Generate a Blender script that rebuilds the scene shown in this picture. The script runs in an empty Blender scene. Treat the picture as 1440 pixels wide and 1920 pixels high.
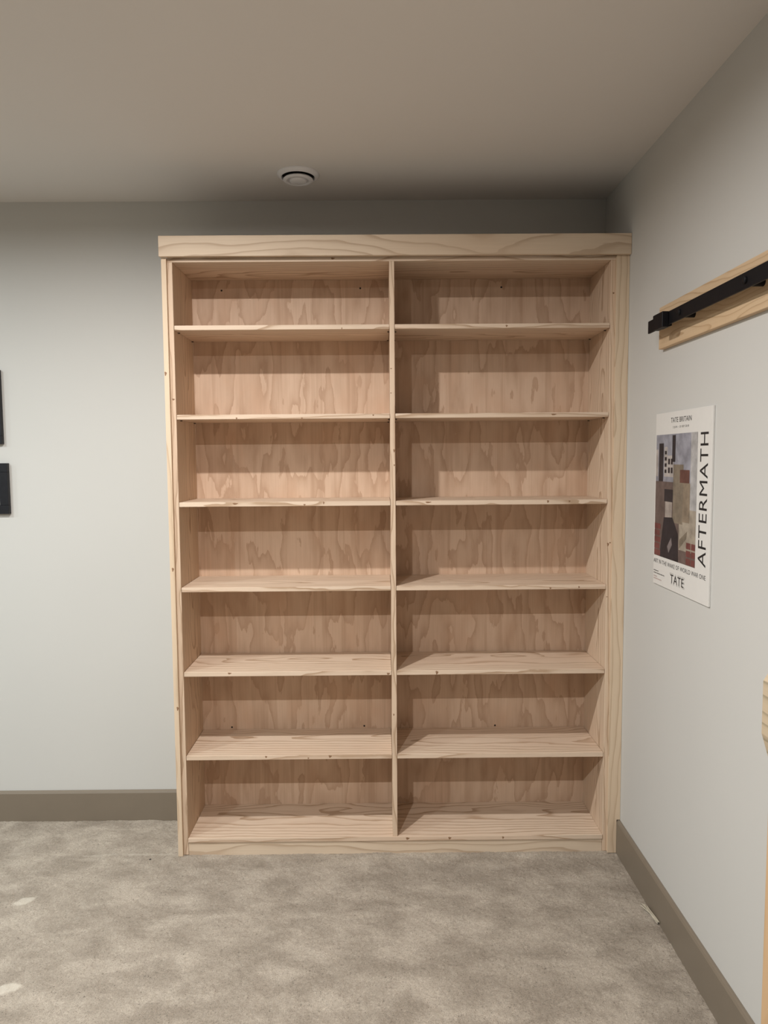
import bpy, bmesh, math, random
import numpy as np
from mathutils import Matrix, Vector

S = bpy.context.scene
COL = S.collection
random.seed(7)

# ------------------------------------------------------------------ camera, world, lights, exposure
cam_data = bpy.data.cameras.new('camera')
cam = bpy.data.objects.new('camera', cam_data)
COL.objects.link(cam)
cam_data.sensor_fit = 'HORIZONTAL'
cam_data.sensor_width = 36.0
cam_data.lens = 1346.98 / 1440.0 * 36.0
cam_data.clip_start = 0.02
yaw, pitch, roll = 0.00448, -0.0738, -0.00718
fw = Vector((math.sin(yaw) * math.cos(pitch), math.cos(yaw) * math.cos(pitch), math.sin(pitch)))
r0 = Vector((math.cos(yaw), -math.sin(yaw), 0))
u0 = r0.cross(fw)
rt = r0 * math.cos(roll) + u0 * math.sin(roll)
up = u0 * math.cos(roll) - r0 * math.sin(roll)
M = Matrix((rt, up, -fw)).transposed().to_4x4()
M.translation = Vector((-0.03229, -2.82817, 1.6079))
cam.matrix_world = M
S.camera = cam

world = bpy.data.worlds.new('world')
S.world = world
world.use_nodes = True
world.node_tree.nodes['Background'].inputs[0].default_value = (0.6, 0.62, 0.65, 1)
world.node_tree.nodes['Background'].inputs[1].default_value = 0.02

S.view_settings.view_transform = 'Standard'
S.view_settings.look = 'None'
S.view_settings.gamma = 1.0
S.view_settings.use_curve_mapping = False
S.view_settings.exposure = 0.0

CEIL = 2.70
# recessed ceiling lamps: two rows 1.6 m apart, far-left pair added as unseen fill; x, y, watts, colour
DOWNLIGHTS_AND_FILL = [
    (-0.82, -1.23, 41.0, (1.0, 0.96, 0.92)),
    (-0.75, -2.84, 45.0, (1.0, 0.96, 0.92)),
    (-2.40, -1.23, 25.0, (0.86, 0.98, 1.0)),
    (-2.40, -2.84, 31.0, (0.86, 0.98, 1.0)),
    (-4.00, -1.23, 29.0, (0.87, 0.98, 1.0)),  # added lamp, brightens the left wall and ceiling
    (-4.00, -2.84, 28.0, (0.87, 0.98, 1.0)),  # added lamp, more fill from the left
]

# ------------------------------------------------------------------ dimensions (metres)
XW = 0.9316          # right wall
YW = 0.302           # back wall
XL, YF = -6.4, -7.6  # far left wall, wall behind the camera
X_IN0, X_IN1 = -0.8277, 0.8637     # inner faces of the bookcase sides
X_DIV0, X_DIV1 = 0.0071, 0.0263    # divider
D_BACK = 0.2863                    # plywood back panel face
Z_TOP = 2.3668
Z_SH = [2.128, 1.7847, 1.4423, 1.1027, 0.7597, 0.4145]
Z_BOT = 0.0705
T = 0.018

# ------------------------------------------------------------------ node helpers
class NT:
    def __init__(s, name):
        s.m = bpy.data.materials.new(name)
        s.m.use_nodes = True
        s.t = s.m.node_tree
        s.b = s.t.nodes['Principled BSDF']
    def n(s, typ, **kw):
        x = s.t.nodes.new(typ)
        for k, v in kw.items():
            setattr(x, k, v)
        return x
    def put(s, sock, v):
        if isinstance(v, bpy.types.NodeSocket):
            s.t.links.new(v, sock)
        else:
            sock.default_value = v
    def math(s, op, a, b=None, c=None, clamp=False):
        x = s.n('ShaderNodeMath', operation=op, use_clamp=clamp)
        s.put(x.inputs[0], a)
        if b is not None: s.put(x.inputs[1], b)
        if c is not None: s.put(x.inputs[2], c)
        return x.outputs[0]
    def vmath(s, op, a, b):
        x = s.n('ShaderNodeVectorMath', operation=op)
        s.put(x.inputs[0], a); s.put(x.inputs[1], b)
        return x.outputs[0]
    def noise(s, vec, scale, detail=2.0, rough=0.5, dist=0.0):
        x = s.n('ShaderNodeTexNoise')
        s.put(x.inputs['Vector'], vec)
        x.inputs['Scale'].default_value = scale
        x.inputs['Detail'].default_value = detail
        x.inputs['Roughness'].default_value = rough
        x.inputs['Distortion'].default_value = dist
        return x.outputs['Fac']
    def ramp(s, fac, stops, interp='LINEAR'):
        x = s.n('ShaderNodeValToRGB')
        x.color_ramp.interpolation = interp
        els = x.color_ramp.elements
        while len(els) < len(stops): els.new(0.5)
        for e, (p, c) in zip(els, stops):
            e.position = p
            e.color = c if len(c) == 4 else (*c, 1)
        s.put(x.inputs[0], fac)
        return x.outputs[0]
    def mix(s, fac, a, b, blend='MIX'):
        x = s.n('ShaderNodeMix', data_type='RGBA', blend_type=blend)
        s.put(x.inputs[0], fac)
        s.put(x.inputs[6], a if isinstance(a, bpy.types.NodeSocket) else (*a, 1))
        s.put(x.inputs[7], b if isinstance(b, bpy.types.NodeSocket) else (*b, 1))
        return x.outputs[2]
    def bump(s, h, strength, dist):
        x = s.n('ShaderNodeBump')
        x.inputs['Strength'].default_value = strength
        x.inputs['Distance'].default_value = dist
        s.put(x.inputs['Height'], h)
        s.t.links.new(x.outputs[0], s.b.inputs['Normal'])
    def finish(s, col, rough=0.6, spec=0.35, metal=0.0):
        s.put(s.b.inputs['Base Color'], col if isinstance(col, bpy.types.NodeSocket) else (*col, 1))
        s.put(s.b.inputs['Roughness'], rough)
        s.b.inputs['Specular IOR Level'].default_value = spec
        s.b.inputs['Metallic'].default_value = metal
        return s.m

def obj_vec(q, scale):
    """object coordinates shifted by a random amount per object, then scaled"""
    tc = q.n('ShaderNodeTexCoord')
    oi = q.n('ShaderNodeObjectInfo')
    off = q.n('ShaderNodeCombineXYZ')
    q.put(off.inputs[0], q.math('MULTIPLY', oi.outputs['Random'], 37.0))
    q.put(off.inputs[1], q.math('MULTIPLY', oi.outputs['Random'], 11.0))
    q.put(off.inputs[2], q.math('MULTIPLY', oi.outputs['Random'], 23.0))
    return tc.outputs['Object'], off.outputs[0], oi.outputs['Random']

def plain(name, col, rough=0.5, spec=0.4, metal=0.0, speck=0.0, scale=60):
    q = NT(name)
    tc = q.n('ShaderNodeTexCoord')
    nz = q.noise(tc.outputs['Object'], scale, 3)
    c = q.ramp(nz, [(0.3, tuple(max(0, x * (1 - speck)) for x in col)), (0.7, tuple(x * (1 + speck) for x in col))])
    return q.finish(c, rough, spec, metal)

def pine(name, grain, light, dark, warm, rings=120.0, contrast=0.75, pith=0.09, wob=1.0):
    """flat-sawn softwood: growth rings about a tilted pith line, grain axis 0=x 1=y 2=z"""
    q = NT(name)
    ov, off, rnd = obj_vec(q, 1)
    sep = q.n('ShaderNodeSeparateXYZ'); q.put(sep.inputs[0], ov)
    ax = [sep.outputs[0], sep.outputs[1], sep.outputs[2]]
    g = ax[grain]
    a, b = [ax[i] for i in range(3) if i != grain]
    if grain == 2:            # upright boards
        a, b = ax[1], ax[0]
    if grain == 0:
        a, b = ax[1], ax[2]
    # stretched coordinate for the distortion noises
    cv = q.n('ShaderNodeCombineXYZ')
    q.put(cv.inputs[0], q.math('MULTIPLY', g, 1.3))
    q.put(cv.inputs[1], q.math('MULTIPLY', a, 5.0))
    q.put(cv.inputs[2], q.math('MULTIPLY', b, 5.0))
    sv = q.vmath('ADD', cv.outputs[0], off.outputs[0] if hasattr(off, 'outputs') else off)
    n1 = q.noise(sv, 1.0, 2.0, 0.5)
    n2 = q.noise(sv, 4.5, 2.0, 0.5)
    # pith line position: random offset, tilt and slow wander along the grain
    r1 = q.math('SUBTRACT', q.math('FRACT', q.math('MULTIPLY', rnd, 17.3)), 0.5)
    r2 = q.math('SUBTRACT', q.math('FRACT', q.math('MULTIPLY', rnd, 53.7)), 0.5)
    aa = q.math('ADD', a, q.math('ADD', q.math('MULTIPLY', r1, 0.12), q.math('MULTIPLY', q.math('SUBTRACT', n1, 0.5), 0.10 * wob)))
    bb = q.math('ADD', q.math('ADD', b, pith), q.math('ADD', q.math('MULTIPLY', g, q.math('MULTIPLY', r2, 0.09)), q.math('MULTIPLY', q.math('SUBTRACT', n1, 0.5), 0.09 * wob)))
    rr = q.math('SQRT', q.math('ADD', q.math('MULTIPLY', aa, aa), q.math('MULTIPLY', bb, bb)))
    rr = q.math('ADD', rr, q.math('MULTIPLY', n2, 0.012 * wob))
    ring = q.math('FRACT', q.math('MULTIPLY', rr, rings))
    k = contrast
    d2 = tuple(l * (1 - k) + d * k for l, d in zip(light, dark))
    mid = tuple(l * (1 - k * 0.25) + d * k * 0.25 for l, d in zip(light, dark))
    c = q.ramp(ring, [(0.0, light), (0.45, light), (0.74, mid), (0.90, d2), (0.985, d2), (1.0, light)])
    # broad colour drift and fine fibre
    fv = q.n('ShaderNodeCombineXYZ')
    q.put(fv.inputs[0], q.math('MULTIPLY', g, 6.0))
    q.put(fv.inputs[1], q.math('MULTIPLY', a, 260.0))
    q.put(fv.inputs[2], q.math('MULTIPLY', b, 260.0))
    fib = q.noise(fv.outputs[0], 1.0, 2.0, 0.6)
    c = q.mix(q.math('MULTIPLY', q.math('SUBTRACT', n1, 0.45, clamp=True), 1.6, clamp=True), c, warm)
    c = q.mix(q.math('MULTIPLY', q.math('SUBTRACT', fib, 0.42, clamp=True), 0.55), c, d2)
    q.bump(fib, 0.08, 0.001)
    return q.finish(c, 0.58, 0.3)

def plywood(name, light, dark, warm, grain='z'):
    """rotary-cut veneer: stepped contour figure drawn out along the sheet"""
    q = NT(name)
    ov, off, rnd = obj_vec(q, 1)
    sep = q.n('ShaderNodeSeparateXYZ'); q.put(sep.inputs[0], ov)
    x, z = sep.outputs[0], sep.outputs[2]
    def vec(sx, sz):
        c = q.n('ShaderNodeCombineXYZ')
        q.put(c.inputs[0], q.math('MULTIPLY', x, sx)); q.put(c.inputs[2], q.math('MULTIPLY', z, sz))
        return q.vmath('ADD', c.outputs[0], off)
    big = q.noise(vec(2.6, 1.0), 1.0, 1.0, 0.4)
    med = q.noise(vec(11.0, 3.0), 1.0, 2.0, 0.5)
    jag = q.noise(vec(60.0, 14.0), 1.0, 3.0, 0.6)
    f = q.math('ADD', q.math('MULTIPLY', big, 8.0), q.math('ADD', q.math('MULTIPLY', med, 3.8), q.math('MULTIPLY', jag, 0.55)))
    f = q.math('ADD', f, q.math('MULTIPLY', x, 4.0))
    v = q.math('FRACT', f)
    k = 0.75
    mid = tuple(l * (1 - 0.35) + d * 0.35 for l, d in zip(light, dark))
    c = q.ramp(v, [(0.0, light), (0.22, light), (0.66, mid), (0.92, tuple(m * 0.3 + d * 0.7 for m, d in zip(mid, dark))), (0.96, tuple(m * 0.3 + d * 0.7 for m, d in zip(mid, dark))), (1.0, light)])
    patch = q.noise(vec(5.0, 3.0), 1.7, 2.0, 0.5)
    c = q.mix(q.math('MULTIPLY', q.math('SUBTRACT', patch, 0.5, clamp=True), 3.2, clamp=True), c, warm)
    stk = q.noise(vec(26.0, 0.7), 1.0, 3.0, 0.6)
    c = q.mix(q.math('MULTIPLY', q.math('SUBTRACT', stk, 0.53, clamp=True), 4.5, clamp=True), c, dark)
    fib = q.noise(vec(240.0, 3.5), 1.0, 2.0, 0.6)
    c = q.mix(q.math('MULTIPLY', q.math('SUBTRACT', fib, 0.42, clamp=True), 0.8), c, dark)
    q.bump(fib, 0.06, 0.001)
    return q.finish(c, 0.6, 0.25)

# ------------------------------------------------------------------ materials
PL, PD, PW = (0.70, 0.555, 0.43), (0.43, 0.295, 0.195), (0.655, 0.475, 0.35)
M_SHELF = pine('pine_along_shelf', 0, PL, PD, PW, rings=58, contrast=0.95, pith=0.07, wob=1.5)
M_HEAD = pine('pine_header', 0, (0.68, 0.55, 0.42), (0.45, 0.325, 0.225), (0.65, 0.485, 0.35), rings=30, contrast=0.75, pith=0.06, wob=1.6)
M_UP = pine('pine_upright', 2, (0.69, 0.535, 0.40), PD, (0.65, 0.46, 0.33), rings=85, contrast=0.9, wob=1.2)
M_TRIM = pine('pine_trim', 2, (0.69, 0.55, 0.405), (0.46, 0.325, 0.21), (0.66, 0.485, 0.335), rings=42, contrast=0.6, wob=1.4)
M_PLY = plywood('plywood_veneer', (0.66, 0.485, 0.36), (0.475, 0.315, 0.215), (0.615, 0.415, 0.29))
M_BOARD = pine('pine_backing_board', 1, (0.63, 0.465, 0.30), (0.43, 0.28, 0.16), (0.62, 0.425, 0.25), rings=60, contrast=0.8, wob=1.5)
M_DOOR = pine('pine_door', 2, (0.64, 0.43, 0.25), (0.50, 0.31, 0.16), (0.60, 0.38, 0.21), rings=80, contrast=0.5)
M_PULL = pine('pine_door_pull', 1, (0.55, 0.44, 0.31), (0.30, 0.25, 0.17), (0.54, 0.40, 0.27), rings=34, contrast=0.8, pith=0.02)
M_KNOT = plain('knot_wood', (0.27, 0.155, 0.09), 0.6, 0.2, 0, 0.4, 260)
M_BLACK = plain('black_steel', (0.006, 0.0055, 0.007), 0.55, 0.2, 0.0, 0.2, 90)
M_SCREW = plain('dark_screw', (0.012, 0.008, 0.006), 0.5, 0.4, 0.0, 0.2, 90)
M_PIN = plain('bronze_pin', (0.075, 0.05, 0.035), 0.45, 0.4, 0.0, 0.2, 90)
M_FRAME = plain('black_frame', (0.010, 0.010, 0.013), 0.45, 0.35, 0, 0.2, 60)
M_MAT = plain('white_mount_card', (0.80, 0.80, 0.78), 0.8, 0.2, 0, 0.02, 60)
M_ART = plain('dark_print', (0.03, 0.03, 0.035), 0.6, 0.2, 0, 0.6, 14)
M_VENT = plain('white_vent_plastic', (0.74, 0.73, 0.75), 0.4, 0.4, 0, 0.01, 60)
M_VENTIN = plain('dark_vent_throat', (0.012, 0.010, 0.010), 0.8, 0.1, 0, 0.1, 60)
M_PAPER = plain('white_poster_board', (0.70, 0.685, 0.66), 0.55, 0.3, 0, 0.01, 40)
M_INK = plain('black_ink', (0.018, 0.017, 0.018), 0.6, 0.3, 0, 0.1, 60)
M_INK2 = plain('grey_ink', (0.12, 0.115, 0.11), 0.6, 0.3, 0, 0.1, 60)
M_INK3 = plain('halo_ink', (0.50, 0.485, 0.465), 0.6, 0.3, 0, 0.1, 60)
M_INKR = plain('faint_red_ink', (0.46, 0.34, 0.31), 0.6, 0.3, 0, 0.1, 60)
M_BASE = plain('taupe_paint', (0.205, 0.168, 0.128), 0.42, 0.4, 0, 0.02, 12)
M_YARN = plain('yarn', (0.50, 0.45, 0.36), 0.9, 0.1, 0, 0.15, 300)

def wall_mat(name, col, bump=0.05, scale=170, rough=0.75):
    q = NT(name)
    tc = q.n('ShaderNodeTexCoord')
    nz = q.noise(tc.outputs['Object'], scale, 3, 0.6)
    big = q.noise(tc.outputs['Object'], 1.3, 2)
    c = q.ramp(big, [(0.3, tuple(x * 0.985 for x in col)), (0.7, tuple(min(1, x * 1.015) for x in col))])
    q.bump(nz, bump, 0.002)
    return q.finish(c, rough, 0.25)
M_WALL = wall_mat('off_white_wall_paint', (0.575, 0.567, 0.545))
M_CEIL = wall_mat('white_ceiling_paint', (0.69, 0.668, 0.65), 0.12, 110)

def carpet_mat():
    q = NT('beige_cut_pile_carpet')
    tc = q.n('ShaderNodeTexCoord')
    v = tc.outputs['Object']
    mp = q.n('ShaderNodeMapping'); q.put(mp.inputs[0], v)
    mp.inputs['Rotation'].default_value = (0, 0, math.radians(-60))
    mp.inputs['Scale'].default_value = (5.2, 8.2, 1)
    nap = q.noise(mp.outputs[0], 1.0, 5.0, 0.60, 0.25)
    nap = q.ramp(nap, [(0.38, (0, 0, 0)), (0.50, (0.40,) * 3), (0.60, (0.80,) * 3), (0.72, (1, 1, 1))])
    tuft = q.noise(v, 300, 3, 0.7)
    fine = q.noise(v, 800, 2, 0.6)
    lo, hi = (0.335, 0.286, 0.235), (0.500, 0.436, 0.366)
    c = q.mix(nap, lo, hi)
    dark = q.ramp(tuft, [(0.30, (0.30,) * 3), (0.40, (0.92,) * 3), (0.58, (1.02,) * 3), (0.72, (1.28,) * 3)])
    c = q.mix(1.0, c, dark, 'MULTIPLY')
    f2 = q.ramp(fine, [(0.3, (0.82,) * 3), (0.7, (1.16,) * 3)])
    c = q.mix(1.0, c, f2, 'MULTIPLY')
    pit = q.noise(v, 135, 3, 0.65)
    f3 = q.ramp(pit, [(0.27, (0.38,) * 3), (0.36, (0.93,) * 3), (0.55, (1.0,) * 3), (0.70, (1.16,) * 3)])
    c = q.mix(1.0, c, f3, 'MULTIPLY')
    at = q.n('ShaderNodeAttribute', attribute_name='pale')
    c = q.mix(at.outputs['Fac'], c, (0.66, 0.605, 0.52))
    q.bump(q.math('ADD', q.math('ADD', tuft, pit), q.math('MULTIPLY', fine, 0.5)), 0.6, 0.004)
    return q.finish(c, 0.95, 0.05)
M_CARPET = carpet_mat()

def emis(name, col, st):
    q = NT(name)
    q.b.inputs['Emission Color'].default_value = (*col, 1)
    q.b.inputs['Emission Strength'].default_value = st
    return q.finish((0.9, 0.9, 0.88), 0.4)
M_LED = emis('lamp_diffuser', (1.0, 0.95, 0.88), 12.0)

# ------------------------------------------------------------------ object helpers
def link(name, me, mat, parent=None, loc=(0, 0, 0), rot=None):
    o = bpy.data.objects.new(name, me)
    COL.objects.link(o)
    if mat is not None and len(me.materials) == 0:
        me.materials.append(mat)
    o.location = loc
    if rot: o.rotation_euler = rot
    if parent is not None: o.parent = parent
    return o

def root(name, label, cat, loc, group=None):
    o = bpy.data.objects.new(name, None)
    o.empty_display_size = 0.05
    COL.objects.link(o)
    o.location = loc
    o['label'] = label; o['category'] = cat
    if group: o['group'] = group
    return o

WL = {}
def wloc(o):
    """world location for our unrotated parents"""
    v = Vector(o.location)
    while o.parent is not None:
        o = o.parent
        v += Vector(o.location)
    return v

def bm_mesh(bm, name):
    me = bpy.data.meshes.new(name)
    bm.normal_update()
    bm.to_mesh(me); bm.free()
    return me

def box_mesh(name, sx, sy, sz, bevel=0.0, seg=1):
    bm = bmesh.new()
    bmesh.ops.create_cube(bm, size=1.0)
    bmesh.ops.scale(bm, vec=(sx, sy, sz), verts=bm.verts)
    if bevel > 0:
        bmesh.ops.bevel(bm, geom=list(bm.edges), offset=bevel, segments=seg, affect='EDGES', profile=0.6)
    return bm_mesh(bm, name)

def box(name, x0, x1, y0, y1, z0, z1, mat, parent=None, bevel=0.0, seg=1, label=None):
    me = box_mesh(name, x1 - x0, y1 - y0, z1 - z0, bevel, seg)
    c = Vector(((x0 + x1) / 2, (y0 + y1) / 2, (z0 + z1) / 2))
    if parent is not None: c = c - wloc(parent)
    o = link(name, me, mat, parent, c)
    if label: o['label'] = label
    return o

def struct(o):
    o['kind'] = 'structure'
    return o

def prism_mesh(name, pts, axis, a0, a1):
    """extrude a 2D polygon along an axis (0=x: pts are (y,z); 1=y: (x,z); 2=z: (x,y))"""
    bm = bmesh.new()
    def v3(p, a):
        if axis == 0: return (a, p[0], p[1])
        if axis == 1: return (p[0], a, p[1])
        return (p[0], p[1], a)
    A = [bm.verts.new(v3(p, a0)) for p in pts]
    B = [bm.verts.new(v3(p, a1)) for p in pts]
    n = len(pts)
    bm.faces.new(A); bm.faces.new(B[::-1])
    for i in range(n):
        bm.faces.new((A[i], B[i], B[(i + 1) % n], A[(i + 1) % n]))
    bmesh.ops.recalc_face_normals(bm, faces=bm.faces)
    return bm_mesh(bm, name)

def lathe_mesh(name, prof, seg=40, smooth=True):
    """profile of (r, z); revolve about z"""
    bm = bmesh.new()
    rings = []
    for r, z in prof:
        if r < 1e-6:
            rings.append([bm.verts.new((0, 0, z))])
        else:
            rings.append([bm.verts.new((r * math.cos(2 * math.pi * i / seg), r * math.sin(2 * math.pi * i / seg), z)) for i in range(seg)])
    for a, b in zip(rings[:-1], rings[1:]):
        for i in range(seg):
            j = (i + 1) % seg
            if len(a) == 1: bm.faces.new((a[0], b[i], b[j]))
            elif len(b) == 1: bm.faces.new((a[i], b[0], a[j]))
            else: bm.faces.new((a[i], b[i], b[j], a[j]))
    bmesh.ops.recalc_face_normals(bm, faces=bm.faces)
    if smooth:
        for f in bm.faces: f.smooth = True
    return bm_mesh(bm, name)

def cyl_mesh(name, r, h, seg=14):
    bm = bmesh.new()
    bmesh.ops.create_cone(bm, cap_ends=True, segments=seg, radius1=r, radius2=r, depth=h)
    return bm_mesh(bm, name)

# ------------------------------------------------------------------ room shell
def carpet_floor():
    fine = 0.0042
    def axis(lo, a, b, hi, coarse):
        return np.concatenate([np.arange(lo, a, coarse), np.arange(a, b, fine), np.arange(b, hi, coarse), [hi]])
    xs = np.concatenate([np.arange(XL, -1.85, 0.25), np.arange(-1.85, XW, fine), [XW]])
    ys = np.concatenate([np.arange(YF, -1.1, 0.25), np.arange(-1.1, YW, fine), [YW]])
    nx, ny = len(xs), len(ys)
    X, Y = np.meshgrid(xs, ys)
    rng = np.random.default_rng(3)
    def vnoise(cell, seed):
        r = np.random.default_rng(seed)
        gx, gy = int((XW - XL) / cell) + 3, int((YW - YF) / cell) + 3
        G = r.random((gy, gx))
        fx, fy = (X - XL) / cell, (Y - YF) / cell
        ix, iy = np.floor(fx).astype(int), np.floor(fy).astype(int)
        tx, ty = fx - ix, fy - iy
        tx, ty = tx * tx * (3 - 2 * tx), ty * ty * (3 - 2 * ty)
        return (G[iy, ix] * (1 - tx) + G[iy, ix + 1] * tx) * (1 - ty) + (G[iy + 1, ix] * (1 - tx) + G[iy + 1, ix + 1] * tx) * ty
    Z = 0.0026 * (vnoise(0.013, 1) - 0.5) + 0.0020 * (rng.random(X.shape) - 0.5) + 0.006 * (vnoise(0.07, 2) - 0.5) + 0.005 * (vnoise(0.16, 5) - 0.5)
    Z -= 0.002
    # two small scuffs in the pile, light on their tilted nap painted pale, near the left edge of the view
    pale = np.zeros_like(X)
    for cx, cy, a, b, ang in ((-1.352, -0.292, 0.036, 0.021, 0.62), (-1.186, -0.738, 0.036, 0.021, 0.5)):
        dx, dy = X - cx, Y - cy
        u = (dx * math.cos(ang) + dy * math.sin(ang)) / a
        w = (-dx * math.sin(ang) + dy * math.cos(ang)) / b
        e = np.sqrt(u * u + w * w) + 0.35 * (vnoise(0.014, 9) - 0.5)
        pale = np.maximum(pale, np.clip((1.12 - e) / 0.25, 0, 1))
    # vacuum / tread line in front of the left baseboard
    lin = np.exp(-((Y - 0.005 - 0.01 * vnoise(0.1, 4)) / 0.006) ** 2) * (X > -1.26) * (X < -0.9)
    edge = np.exp(-((Y + 0.016) / 0.012) ** 2) * (X > -0.83) * (X < 0.88) * (0.4 + 0.6 * vnoise(0.03, 8))
    pale = np.clip(pale * 0.62 + 0.3 * lin, 0, 1)
    Z += 0.003 * edge
    Z += 0.004 * pale
    inner = (X > -1.84) & (X < XW - 0.01) & (Y > -1.09) & (Y < YW - 0.01)
    X = X + inner * (rng.random(X.shape) - 0.5) * fine * 0.55
    Y = Y + inner * (rng.random(Y.shape) - 0.5) * fine * 0.55
    verts = np.stack([X.ravel(), Y.ravel(), Z.ravel()], 1)
    idx = np.arange(nx * ny).reshape(ny, nx)
    quads = np.stack([idx[:-1, :-1], idx[:-1, 1:], idx[1:, 1:], idx[1:, :-1]], -1).reshape(-1, 4)
    me = bpy.data.meshes.new('floor')
    me.vertices.add(len(verts)); me.vertices.foreach_set('co', verts.astype(np.float32).ravel())
    me.loops.add(quads.size); me.loops.foreach_set('vertex_index', quads.astype(np.int32).ravel())
    me.polygons.add(len(quads))
    me.polygons.foreach_set('loop_start', np.arange(0, quads.size, 4, dtype=np.int32))
    me.polygons.foreach_set('use_smooth', np.ones(len(quads), dtype=bool))
    at = me.attributes.new('pale', 'FLOAT', 'POINT')
    at.data.foreach_set('value', pale.astype(np.float32).ravel())
    me.update(calc_edges=True)
    return struct(link('floor', me, M_CARPET))
floor = carpet_floor()

TW = 0.10
struct(box('ceiling', XL - TW, XW + TW, YF - TW, YW + TW, CEIL, CEIL + 0.1, M_CEIL))
struct(box('wall_back', XL - TW, XW + TW, YW, YW + TW, -0.05, CEIL, M_WALL))
struct(box('wall_right', XW, XW + TW, YF, YW, -0.05, CEIL, M_WALL))
struct(box('wall_left', XL - TW, XL, YF, YW, -0.05, CEIL, M_WALL))
struct(box('wall_front', XL - TW, XW + TW, YF - TW, YF, -0.05, CEIL, M_WALL))

BH = 0.136
def base_profile(t):
    return [(0, -0.02), (t, -0.02), (t, BH - 0.010), (t - 0.0035, BH - 0.003), (t - 0.008, BH), (0, BH)]
p = [(YW - a, z) for a, z in base_profile(0.0145)]
struct(link('baseboard_back', prism_mesh('baseboard_back', p, 0, XL, -0.868), M_BASE))
p = [(XW - a, z) for a, z in base_profile(0.014)]
struct(link('baseboard_right', prism_mesh('baseboard_right', p, 1, YF, YW - 0.004), M_BASE))
p = [(XL + a, z) for a, z in base_profile(0.014)]
struct(link('baseboard_left', prism_mesh('baseboard_left', p, 1, YF, YW - 0.016), M_BASE))
p = [(YF + a, z) for a, z in base_profile(0.014)]
struct(link('baseboard_front', prism_mesh('baseboard_front', p, 0, XL + 0.016, XW - 0.016), M_BASE))

# ------------------------------------------------------------------ bookcase
bc = root('bookcase', 'tall built-in unfinished pine bookcase with two columns of empty shelves, in the corner', 'bookcase', (0.03, 0.14, 0.0))
Z_PANEL_TOP = Z_TOP + T
side_l = box('side_panel', X_IN0 - 0.0192, X_IN0, 0.0, D_BACK, 0.0, Z_TOP, M_UP, bc, 0.0012)
side_r = box('side_panel', X_IN1, X_IN1 + 0.0185, 0.0, D_BACK, 0.0, Z_TOP, M_UP, bc, 0.0012)
top = box('top_panel', X_IN0 - 0.0192, X_IN1 + 0.0185, 0.0, D_BACK, Z_TOP, Z_PANEL_TOP, M_SHELF, bc, 0.0012)
bottom = box('bottom_shelf', X_IN0 + 0.0004, X_IN1 - 0.0004, -0.003, D_BACK, Z_BOT - T, Z_BOT, M_SHELF, bc, 0.0016, 2)
kick = box('toe_kick', X_IN0 + 0.0004, X_IN1 - 0.0004, 0.002, 0.020, -0.004, Z_BOT - T - 0.0005, M_HEAD, bc, 0.001)
divider = box('divider', X_DIV0, X_DIV1, 0.0, D_BACK - 0.0004, Z_BOT, Z_TOP, M_UP, bc, 0.0014, 2)
back_l = box('back_panel', X_IN0 - 0.015, (X_DIV0 + X_DIV1) / 2 - 0.0003, D_BACK + 0.0002, D_BACK + 0.0122, 0.03, Z_PANEL_TOP - 0.004, M_PLY, bc)
back_r = box('back_panel', (X_DIV0 + X_DIV1) / 2 + 0.0003, X_IN1 + 0.015, D_BACK + 0.0002, D_BACK + 0.0122, 0.03, Z_PANEL_TOP - 0.004, M_PLY, bc)
header = box('header_board', -0.8694, XW - 0.0008, -0.031, -0.0125, 2.381, 2.4578, M_HEAD, bc, 0.0008)
trim_l = box('end_panel', X_IN0 - 0.0388, X_IN0 - 0.0196, -0.012, YW - 0.0005, 0.0, 2.381, M_TRIM, bc, 0.0014, 2)
# right filler strip, notched over the baseboard
xf0, xf1 = 0.8818, XW - 0.0008
pts = [(xf0, -0.001), (XW - 0.0148, -0.001), (XW - 0.0148, BH + 0.002), (xf1, BH + 0.002), (xf1, 2.381), (xf0, 2.381)]
me = prism_mesh('filler_strip', [(x - (xf0 + xf1) / 2, z - 1.19) for x, z in pts], 1, -0.0095, 0.0095)
filler = link('filler_strip', me, M_TRIM, bc, Vector(((xf0 + xf1) / 2, -0.0025, 1.19)) - Vector(bc.location))
# carcass top lid behind the header
box('dust_cover', -0.8472, XW - 0.001, 0.0, D_BACK, Z_PANEL_TOP + 0.0002, Z_PANEL_TOP + 0.012, M_UP, bc)

pin_me = cyl_mesh('shelf_pin', 0.0021, 0.008, 10)
pin_me.materials.append(M_PIN)
shelves = {}
for side, (a, b) in (('L', (X_IN0, X_DIV0)), ('R', (X_DIV1, X_IN1))):
    gap = 0.0013
    proto = None
    for i, z in enumerate(Z_SH):
        cx, cy, cz = (a + b) / 2, (0.0004 + D_BACK - 0.0008) / 2, z - T / 2
        if proto is None:
            me = box_mesh('shelf', b - a - 2 * gap, D_BACK - 0.0012, T, 0.0018, 2)
            proto = link('shelf', me, M_SHELF, bc, Vector((cx, cy, cz)) - Vector(bc.location))
            o = proto
        else:
            o = proto.copy()
            COL.objects.link(o)
            o.parent = bc
            o.location = Vector((cx, cy, cz)) - Vector(bc.location)
        shelves[(side, i)] = o
        for sx in (-1, 1):
            for py in (0.055, 0.262):
                p = bpy.data.objects.new('shelf_pin', pin_me)
                COL.objects.link(p)
                p.parent = o
                p.rotation_euler = (0, math.pi / 2, 0)
                p.location = (sx * ((b - a) / 2 - 0.0042), py - cy, -T / 2 - 0.0022)

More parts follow.
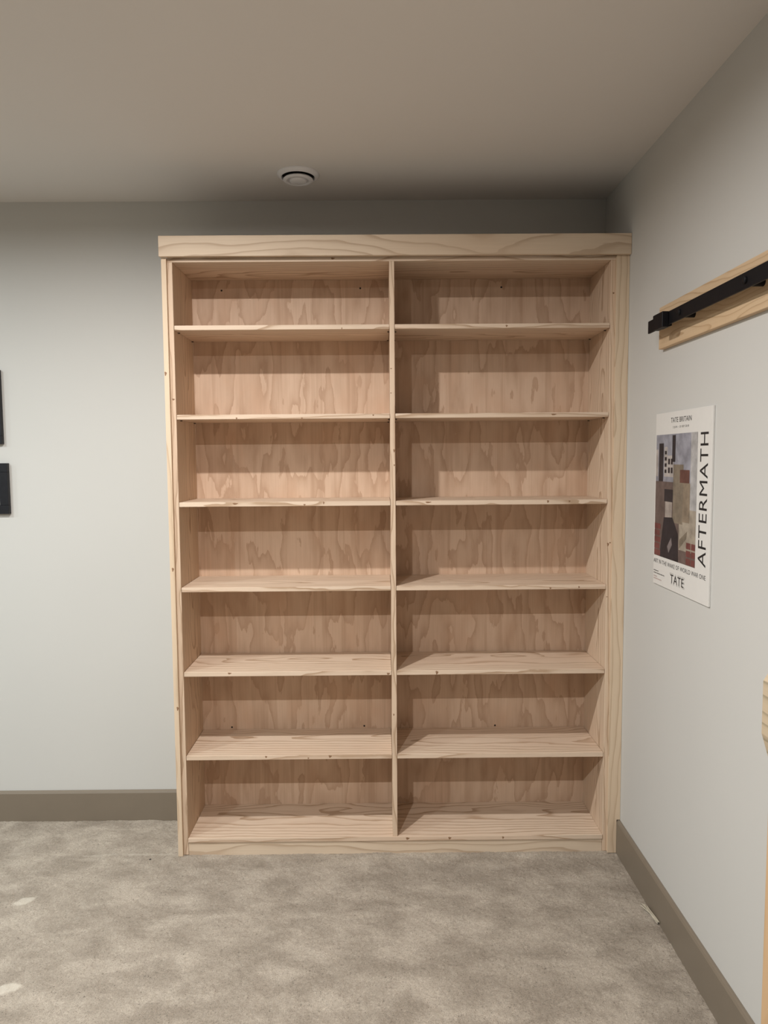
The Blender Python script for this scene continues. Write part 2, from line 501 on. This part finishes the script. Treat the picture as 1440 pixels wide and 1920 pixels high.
# knots on the front edges (x, z, half-width, half-height, part)
def knot_mesh():
    bm = bmesh.new()
    c = bm.verts.new((0, -0.00055, 0))
    n = 12
    R = []
    for i in range(n):
        t = 2 * math.pi * i / n
        k = 1 + 0.22 * math.sin(3 * t + 0.7) + 0.12 * math.sin(5 * t)
        R.append(bm.verts.new((k * math.cos(t), 0.0003, k * math.sin(t))))
    for i in range(n):
        bm.faces.new((c, R[i], R[(i + 1) % n]))
    bmesh.ops.recalc_face_normals(bm, faces=bm.faces)
    me = bm_mesh(bm, 'knot'); me.materials.append(M_KNOT)
    return me
KM = knot_mesh()
def knot(part, x, z, y, hw, hh):
    o = bpy.data.objects.new('knot', KM)
    COL.objects.link(o)
    o.parent = part
    o.location = Vector((x, y, z)) - wloc(part)
    o.scale = (hw, 1, hh)
s = shelves
for part, x, z, hw, hh in [
    (top, -0.21, 2.378, .008, .004), (s['L', 0], -0.178, 2.1135, .002, .003),
    (s['L', 1], -0.593, 1.770, .003, .004), (s['L', 1], -0.338, 1.769, .003, .003), (s['L', 1], -0.059, 1.779, .003, .003),
    (s['L', 2], -0.606, 1.436, .010, .0035), (s['L', 2], -0.333, 1.430, .004, .003), (s['L', 2], -0.257, 1.437, .0025, .005),
    (s['L', 4], -0.644, 0.7545, .007, .0035), (s['L', 4], -0.007, 0.748, .006, .004),
    (s['L', 5], -0.504, 0.409, .004, .004), (s['L', 5], -0.333, 0.402, .003, .003), (s['L', 5], -0.245, 0.4085, .006, .005),
    (s['R', 0], 0.461, 2.119, .004, .004), (s['R', 1], 0.647, 1.777, .010, .003),
    (s['R', 2], 0.155, 1.436, .011, .003), (s['R', 2], 0.628, 1.436, .004, .005), (s['R', 2], 0.713, 1.436, .004, .003),
    (s['R', 3], 0.641, 1.090, .004, .003), (s['R', 3], 0.755, 1.093, .003, .004),
    (s['R', 4], 0.188, 0.751, .005, .007),
    (side_l, -0.837, 1.845, .006, .004), (side_r, 0.874, 2.241, .004, .004),
    (side_r, 0.868, 1.263, .004, .008), (side_r, 0.876, 1.270, .004, .003), (side_r, 0.867, 1.053, .003, .002),
    (divider, 0.012, 1.958, .004, .002), (divider, 0.011, 1.864, .003, .002),
    (divider, 0.022, 1.640, .004, .007), (divider, 0.022, 1.583, .003, .004), (divider, 0.014, 0.579, .003, .005)]:
    knot(part, x, z, -0.0002 if part not in (s.get(('L', 0)),) else -0.0001, hw, hh)
for x, hw in ((0.067, .007), (0.239, .006), (0.457, .004)):
    knot(bottom, x, 0.0625, -0.0033, hw, .0050)
for x, z in ((-0.861, 1.943), (-0.855, 1.178), (-0.852, 0.616)):
    knot(trim_l, x, z, -0.0123, .004, .008)

screw_me = lathe_mesh('screw', [(0.0042, 0.0004), (0.0036, -0.0012), (0.0012, -0.0014), (0.0, -0.0006)], 12)
screw_me.materials.append(M_SCREW)
for part, x, z in ((back_l, -0.7015, 2.3253), (back_l, -0.1124, 2.3316), (back_r, 0.4874, 2.3324),
                   (back_l, -0.7002, 0.4245), (back_l, -0.1129, 0.4252), (back_r, 0.4683, 0.4224)):
    o = bpy.data.objects.new('screw', screw_me)
    COL.objects.link(o)
    o.parent = part
    o.rotation_euler = (-math.pi / 2, 0, 0)
    o.location = Vector((x, D_BACK + 0.0002, z)) - wloc(part)

# ------------------------------------------------------------------ ceiling vent
vent = root('ceiling_vent', 'small round white air vent in the ceiling above the bookcase', 'vent', (-0.34, 0.020, CEIL))
link('outer_ring', lathe_mesh('outer_ring', [(0.0805, 0.0), (0.0805, -0.003), (0.078, -0.007), (0.070, -0.012), (0.0660, -0.0140), (0.0635, -0.0130), (0.0620, -0.004), (0.0620, -0.0005)], 48), M_VENT, vent)
link('throat', lathe_mesh('throat', [(0.0618, -0.0015), (0.0, -0.0012)], 32), M_VENTIN, vent)
disc = link('centre_disc', lathe_mesh('centre_disc', [(0.0, -0.014), (0.050, -0.014), (0.0570, -0.0195), (0.0580, -0.022), (0.0560, -0.0245), (0.048, -0.0265), (0.042, -0.0270), (0.041, -0.0195), (0.0365, -0.0175), (0.0335, -0.0195), (0.0325, -0.0275), (0.028, -0.0295), (0.0, -0.0302)], 48), M_VENT, vent)
link('spindle', cyl_mesh('spindle', 0.006, 0.0125, 10), M_VENT, vent, (0, 0, -0.0077))

# ------------------------------------------------------------------ poster on the right wall
PX = XW - 0.0062
pY0, pY1, pZ0, pZ1 = -0.3256, -0.7535, 1.1672, 1.7552
poster = root('exhibition_poster', 'unframed white museum exhibition poster with bold vertical lettering on the right wall', 'poster', (XW, (pY0 + pY1) / 2, pZ0))
pb = box('poster_board', PX, XW - 0.0004, pY1, pY0, pZ0, pZ1, M_PAPER, poster, 0.0006)
EPS = 0.00035
def flat_quad_mesh(name, rects):
    """coloured flat print: rects are polygons [(y, z)...], rgb"""
    me = bpy.data.meshes.new(name)
    vs, fs, cs = [], [], []
    for k, (poly, c) in enumerate(rects):
        b = len(vs)
        vs += [(-0.00002 * k, y, z) for y, z in poly]
        fs.append(list(range(b, b + len(poly))))
        cs += [(*c, 1)] * len(poly)
    me.from_pydata(vs, [], fs)
    at = me.color_attributes.new('ink', 'FLOAT_COLOR', 'POINT')
    for i, c in enumerate(cs): at.data[i].color = c
    return me
q = NT('printed_picture')
at = q.n('ShaderNodeAttribute', attribute_name='ink')
tc = q.n('ShaderNodeTexCoord')
nz = q.noise(tc.outputs['Object'], 22, 3, 0.6)
f = q.ramp(nz, [(0.3, (0.72,) * 3), (0.7, (1.28,) * 3)])
M_PRINT = q.finish(q.mix(1.0, at.outputs['Color'], f, 'MULTIPLY'), 0.5, 0.3)

# plain abstract arrangement of colour fields, same size and palette as the print
gy0, gy1, gz0, gz1 = -0.333, -0.6572, 1.268, 1.6825
def G(u, w): return (gy0 + (gy1 - gy0) * u, gz0 + (gz1 - gz0) * w)
def R_(u0_, w0_, u1_, w1_): return [G(u0_, w0_), G(u1_, w0_), G(u1_, w1_), G(u0_, w1_)]
BL, DK, BR, RD, PAL, OLV, STN = (0.27, 0.27, 0.31), (0.028, 0.024, 0.028), (0.13, 0.095, 0.085), (0.16, 0.055, 0.05), (0.42, 0.38, 0.36), (0.20, 0.165, 0.125), (0.33, 0.285, 0.23)
fields = [(R_(0, 0, 1, 1), BR), (R_(0, 0.62, 1, 1), BL), (R_(0.86, 0.42, 1, 1), (0.38, 0.37, 0.37)), (R_(0.62, 0.1, 1, 0.42), STN),
          (R_(0.0, 0.66, 0.06, 0.88), PAL), (R_(0.08, 0.62, 0.20, 0.93), DK), (R_(0.22, 0.66, 0.30, 0.90), PAL), (R_(0.30, 0.66, 0.46, 0.83), PAL),
          (R_(0.42, 0.78, 0.50, 0.99), DK), (R_(0.46, 0.30, 0.70, 0.76), OLV), (R_(0.62, 0.62, 0.84, 0.72), (0.12, 0.055, 0.045)),
          (R_(0.70, 0.32, 0.86, 0.62), (0.24, 0.19, 0.14)), (R_(0.24, 0.46, 0.46, 0.56), DK), (R_(0.27, 0.31, 0.44, 0.46), (0.36, 0.31, 0.28)),
          ([G(0.14, 0), G(0.62, 0), G(0.60, 0.22), G(0.46, 0.34), G(0.24, 0.33), G(0.18, 0.14)], DK),
          ([G(0.34, 0.10), G(0.44, 0.18), G(0.46, 0.12), G(0.38, 0.05)], (0.20, 0.17, 0.17)), ([G(0.62, 0.10), G(0.80, 0.2), G(0.82, 0.26), G(0.64, 0.18)], OLV)]
for i in range(5):
    fields.append((R_(0.0, 0.005 + i * 0.055, 0.16 - 0.02 * (i % 2) - 0.0 * i, 0.05 + i * 0.055), RD))
for i in range(3):
    fields.append((R_(0.80 - 0.0 * i, 0.005 + i * 0.06, 0.90, 0.052 + i * 0.06), RD))
    fields.append((R_(0.915, 0.005 + i * 0.06, 1.0, 0.052 + i * 0.06), RD))
for w in (0.69, 0.76):
    for u in (0.325, 0.395):
        fields.append((R_(u, w, u + 0.045, w + 0.045), DK))
for w in (0.69, 0.74, 0.79, 0.84):
    fields.append((R_(0.235, w, 0.285, w + 0.028), DK))
link('printed_picture', flat_quad_mesh('printed_picture', fields), M_PRINT, poster, Vector((PX - EPS, 0, 0)) - Vector(poster.location))

def text_mesh(s_, name, bold=0.0):
    cu = bpy.data.curves.new(name, 'FONT')
    cu.body = s_
    cu.offset = bold if 'M' not in s_ and 'N' not in s_ else 0.0
    cu.resolution_u = 4
    cu.space_character = 1.06
    o = bpy.data.objects.new(name, cu)
    COL.objects.link(o)
    dg = bpy.context.evaluated_depsgraph_get()
    me = bpy.data.meshes.new_from_object(o.evaluated_get(dg))
    bpy.data.objects.remove(o); bpy.data.curves.remove(cu)
    me.name = name
    return me
def put_text(s_, y0, y1, z0, z1, mat, vertical=False, bold=0.0, lift=0.0, name='lettering'):
    """flat ink on the poster face; y0 is the reader's left, or vertical text reading upwards"""
    me = text_mesh(s_, name, bold)
    n = len(me.vertices)
    co = np.empty(n * 3, np.float32); me.vertices.foreach_get('co', co); co = co.reshape(-1, 3)
    mn, mx = co.min(0), co.max(0)
    u = (co[:, 0] - mn[0]) / (mx[0] - mn[0]); w = (co[:, 1] - mn[1]) / (mx[1] - mn[1])
    out = np.zeros_like(co)
    if not vertical:
        out[:, 1] = y0 + (y1 - y0) * u; out[:, 2] = z0 + (z1 - z0) * w
    else:               # reads upwards: text right = +z, text up = towards y0
        out[:, 2] = z0 + (z1 - z0) * u; out[:, 1] = y1 + (y0 - y1) * w
    out[:, 0] = PX - EPS - lift
    out -= np.array(poster.location, np.float32)
    me.vertices.foreach_set('co', out.ravel())
    me.materials.clear(); me.materials.append(mat)
    me.update()
    return link(name, me, mat, poster)
put_text('TATE BRITAIN', -0.4530, -0.6095, 1.7195, 1.7355, M_INK)
put_text('5 JUN \u2013 23 SEP 2018', -0.4695, -0.5915, 1.6992, 1.7078, M_INK2)
put_text('AFTERMATH', -0.6760, -0.7280, 1.2790, 1.6805, M_INK, vertical=True)
put_text('ART IN THE WAKE OF WORLD WAR ONE', -0.3290, -0.7312, 1.2418, 1.2560, M_INK)
put_text('TATE', -0.4700, -0.5860, 1.1880, 1.2260, M_INK3, bold=0.02, name='gallery_wordmark')
put_text('TATE', -0.4760, -0.5790, 1.1925, 1.2205, M_INK, bold=0.0, lift=0.0002, name='gallery_wordmark')
# the credit lines, too small to read in the photograph: rows of short dashes
def dash_rows(name, rows, mat):
    vs, fs = [], []
    rnd = random.Random(5)
    for y0, y1, z in rows:
        y = y0
        while y > y1:
            w = rnd.uniform(0.004, 0.011)
            b = len(vs)
            e = max(y - w, y1)
            vs += [(0, y, z), (0, e, z), (0, e, z + 0.0034), (0, y, z + 0.0034)]
            fs.append((b, b + 1, b + 2, b + 3)); y -= w + 0.002
    me = bpy.data.meshes.new(name); me.from_pydata(vs, [], fs)
    return link(name, me, mat, poster, Vector((PX - EPS, 0, 0)) - Vector(poster.location))
dash_rows('small_print', [(-0.331, -0.372, 1.2125), (-0.331, -0.425, 1.2040)], M_INK2)
dash_rows('small_print', [(-0.331, -0.36, 1.1925), (-0.331, -0.40, 1.1845)], M_INKR)

# ------------------------------------------------------------------ barn door rail on its backing board
rail = root('barn_door_rail', 'black steel sliding door rail on a pine backing board high on the right wall', 'door rail', (XW, -1.30, 1.97))
BX = XW - 0.019
ry0, ry1 = -2.62, -0.366
box('backing_board', BX, XW - 0.0003, ry0, ry1, 1.9695, 2.1085, M_BOARD, rail, 0.0022, 2)
RX = 0.8745
track = box('track', RX - 0.006, RX, ry0 + 0.05, -0.384, 2.0195, 2.0600, M_BLACK, rail, 0.0008)
sp_me = cyl_mesh('spacer', 0.0112, BX - RX, 18); sp_me.materials.append(M_BLACK)
bt_me = lathe_mesh('bolt', [(0.0095, 0.0), (0.0095, 0.0045), (0.0080, 0.0060), (0.0, 0.0062)], 12); bt_me.materials.append(M_BLACK)
for y in (-0.640, -1.030, -1.420, -1.810, -2.200):
    o = link('spacer', sp_me, M_BLACK, rail, Vector(((BX + RX) / 2, y, 2.0355)) - Vector(rail.location), (0, math.pi / 2, 0))
    o = link('bolt', bt_me, M_BLACK, rail, Vector((RX - 0.006, y, 2.0400)) - Vector(rail.location), (0, -math.pi / 2, 0))
# end stop clamped round the track
stop = box('end_stop', RX - 0.027, RX - 0.0062, -0.560, -0.482, 2.0120, 2.0600, M_BLACK, rail, 0.0015)
box('stop_plate', RX + 0.0002, RX + 0.006, -0.555, -0.487, 2.0160, 2.0600, M_BLACK, rail, 0.001)
# ------------------------------------------------------------------ sliding door hung from the rail (only its edge is in view)
dX0, dX1, dY1, dY0 = 0.8480, 0.8830, -1.2435, -2.16
door = root('sliding_door', 'pine sliding door whose edge and blocky wooden pull show at the right edge', 'door', (0.865, (dY0 + dY1) / 2, 0.015))
zt = 1.990
box('stile', dX0, dX1, dY1 - 0.12, dY1, 0.015, zt, M_DOOR, door, 0.002, 2)
box('stile', dX0, dX1, dY0, dY0 + 0.12, 0.015, zt, M_DOOR, door, 0.002, 2)
for z0, z1 in ((0.015, 0.18), (0.93, 1.05), (zt - 0.14, zt)):
    box('rail', dX0, dX1, dY0 + 0.1202, dY1 - 0.1202, z0, z1, M_BOARD, door, 0.002)
for z0, z1 in ((0.1802, 0.9298), (1.0502, zt - 0.1402)):
    n = 6
    w = (dY1 - dY0 - 0.2404) / n
    for i in range(n):
        box('plank', dX0 + 0.010, dX1 - 0.010, dY0 + 0.1202 + i * w + 0.0006, dY0 + 0.1202 + (i + 1) * w - 0.0006, z0, z1, M_DOOR, door, 0.002)
for y in (dY1 - 0.07, dY0 + 0.07):
    box('hanger_strap', RX - 0.012, RX - 0.0066, y - 0.02, y + 0.02, zt + 0.0002, 2.118, M_BLACK, door, 0.001)
    link('hanger_wheel', cyl_mesh('hanger_wheel', 0.038, 0.010, 28), M_BLACK, door, Vector((RX - 0.003, y, 2.0985)) - Vector(door.location), (0, math.pi / 2, 0))
    box('hanger_foot', RX - 0.012, RX + 0.006, y - 0.02, y + 0.02, zt + 0.0001, zt + 0.004, M_BLACK, door)
# chamfered pull block
px0 = 0.8020
prof = [(px0, 1.000), (px0, 1.118), (px0 + 0.026, 1.160), (dX0 - 0.0002, 1.160), (dX0 - 0.0002, 0.885), (px0 + 0.034, 0.885)]
me = prism_mesh('door_pull', [(x - 0.825, z - 1.02) for x, z in prof], 1, -0.022, 0.022)
link('door_pull', me, M_PULL, door, Vector((0.825, -1.3135, 1.02)) - Vector(door.location))

# ------------------------------------------------------------------ picture frames at the left edge
def picture(label, x0, x1, z0, z1, bw):
    yb = YW - 0.0006
    yf = 0.282
    t = root('picture_frame', label, 'picture frame', ((x0 + x1) / 2, YW, (z0 + z1) / 2), None)
    box('frame_rail', x0, x1, yf, yb, z1 - bw, z1, M_FRAME, t, 0.001)
    box('frame_rail', x0, x1, yf, yb, z0, z0 + bw, M_FRAME, t, 0.001)
    box('frame_stile', x0, x0 + bw, yf, yb, z0 + bw + 0.0002, z1 - bw - 0.0002, M_FRAME, t, 0.001)
    box('frame_stile', x1 - bw, x1, yf, yb, z0 + bw + 0.0002, z1 - bw - 0.0002, M_FRAME, t, 0.001)
    box('mount', x0 + bw + .0002, x1 - bw - .0002, yf + 0.008, yb - 0.002, z0 + bw + .0002, z1 - bw - .0002, M_MAT, t)
    m = 0.028
    box('print', x0 + bw + m, x1 - bw - m, yf + 0.0073, yf + 0.0079, z0 + bw + m, z1 - bw - m, M_ART, t)
    return t
picture('upper black picture frame on the back wall, cut by the left edge', -1.93, -1.6588, 1.6835, 2.000, 0.035)
picture('lower black picture frame on the back wall, cut by the left edge', -1.96, -1.6420, 1.3815, 1.6010, 0.038)

# ------------------------------------------------------------------ frayed strands by the right baseboard
tuft = root('loose_carpet_strands', 'frayed pale strands of carpet yarn lying against the right baseboard', 'yarn', (0.905, -0.43, 0.0))
rnd = random.Random(11)
for k in range(6):
    cu = bpy.data.curves.new('strand', 'CURVE')
    cu.dimensions = '3D'; cu.bevel_depth = 0.0016 if k else 0.0022; cu.bevel_resolution = 1
    sp = cu.splines.new('POLY'); n = 9; sp.points.add(n - 1)
    xa, ya = 0.889 + k * 0.0044, -0.366 + rnd.uniform(-0.012, 0.004)
    xb, yb = 0.9135 - (k % 2) * 0.002, -0.487 + rnd.uniform(0, 0.035)
    for i in range(n):
        t = i / (n - 1)
        sp.points[i].co = (xa + (xb - xa) * t + 0.0022 * math.sin(3 * t + k) - tuft.location.x, ya + (yb - ya) * t - tuft.location.y,
                           0.006 + 0.003 * math.sin(2.5 * t + k) + 0.0008 * k, 1)
    o = bpy.data.objects.new('strand', cu); COL.objects.link(o)
    dg = bpy.context.evaluated_depsgraph_get()
    me = bpy.data.meshes.new_from_object(o.evaluated_get(dg))
    bpy.data.objects.remove(o); bpy.data.curves.remove(cu)
    me.materials.clear()
    link('strand', me, M_YARN, tuft)

bm = bmesh.new()
bmesh.ops.create_icosphere(bm, subdivisions=2, radius=0.004)
for v in bm.verts:
    v.co *= 1 + 0.25 * math.sin(v.co.x * 900 + v.co.y * 1300)
    v.co.z *= 0.7
cr = link('crumb', bm_mesh(bm, 'crumb'), M_SCREW, None, (-0.9734, -0.0332, 0.0015))
cr['label'] = 'tiny dark crumb on the carpet just left of the bookcase foot'; cr['category'] = 'crumb'

# ------------------------------------------------------------------ recessed ceiling lamps (the light of the room, just above the frame; far-left pair is added fill)
trim_me = lathe_mesh('trim_ring', [(0.074, 0.0), (0.074, -0.003), (0.070, -0.0065), (0.060, -0.0080), (0.036, -0.0080), (0.0340, -0.0072), (0.0345, -0.0005)], 40)
trim_me.materials.append(M_VENT)
dif_me = lathe_mesh('diffuser', [(0.0338, -0.0012), (0.0336, -0.0030), (0.020, -0.0034), (0.0, -0.0035)], 32)
dif_me.materials.append(M_LED)
for i, (x, y, w, c) in enumerate(DOWNLIGHTS_AND_FILL):
    t = root('ceiling_or_fill_lamp', 'round white recessed ceiling lamp with a bright disc, beyond the top edge of the view; far-left pair added as fill', 'lamp', (x, y, CEIL), 'recessed ceiling lamps')
    link('trim_ring', trim_me, M_VENT, t)
    link('diffuser', dif_me, M_LED, t)
    ld = bpy.data.lights.new('lamp_light', 'AREA')
    ld.shape = 'DISK'; ld.size = 0.056; ld.energy = w; ld.color = c
    lo = bpy.data.objects.new('lamp_light', ld); COL.objects.link(lo)
    lo.parent = t; lo.location = (0, 0, -0.0046)
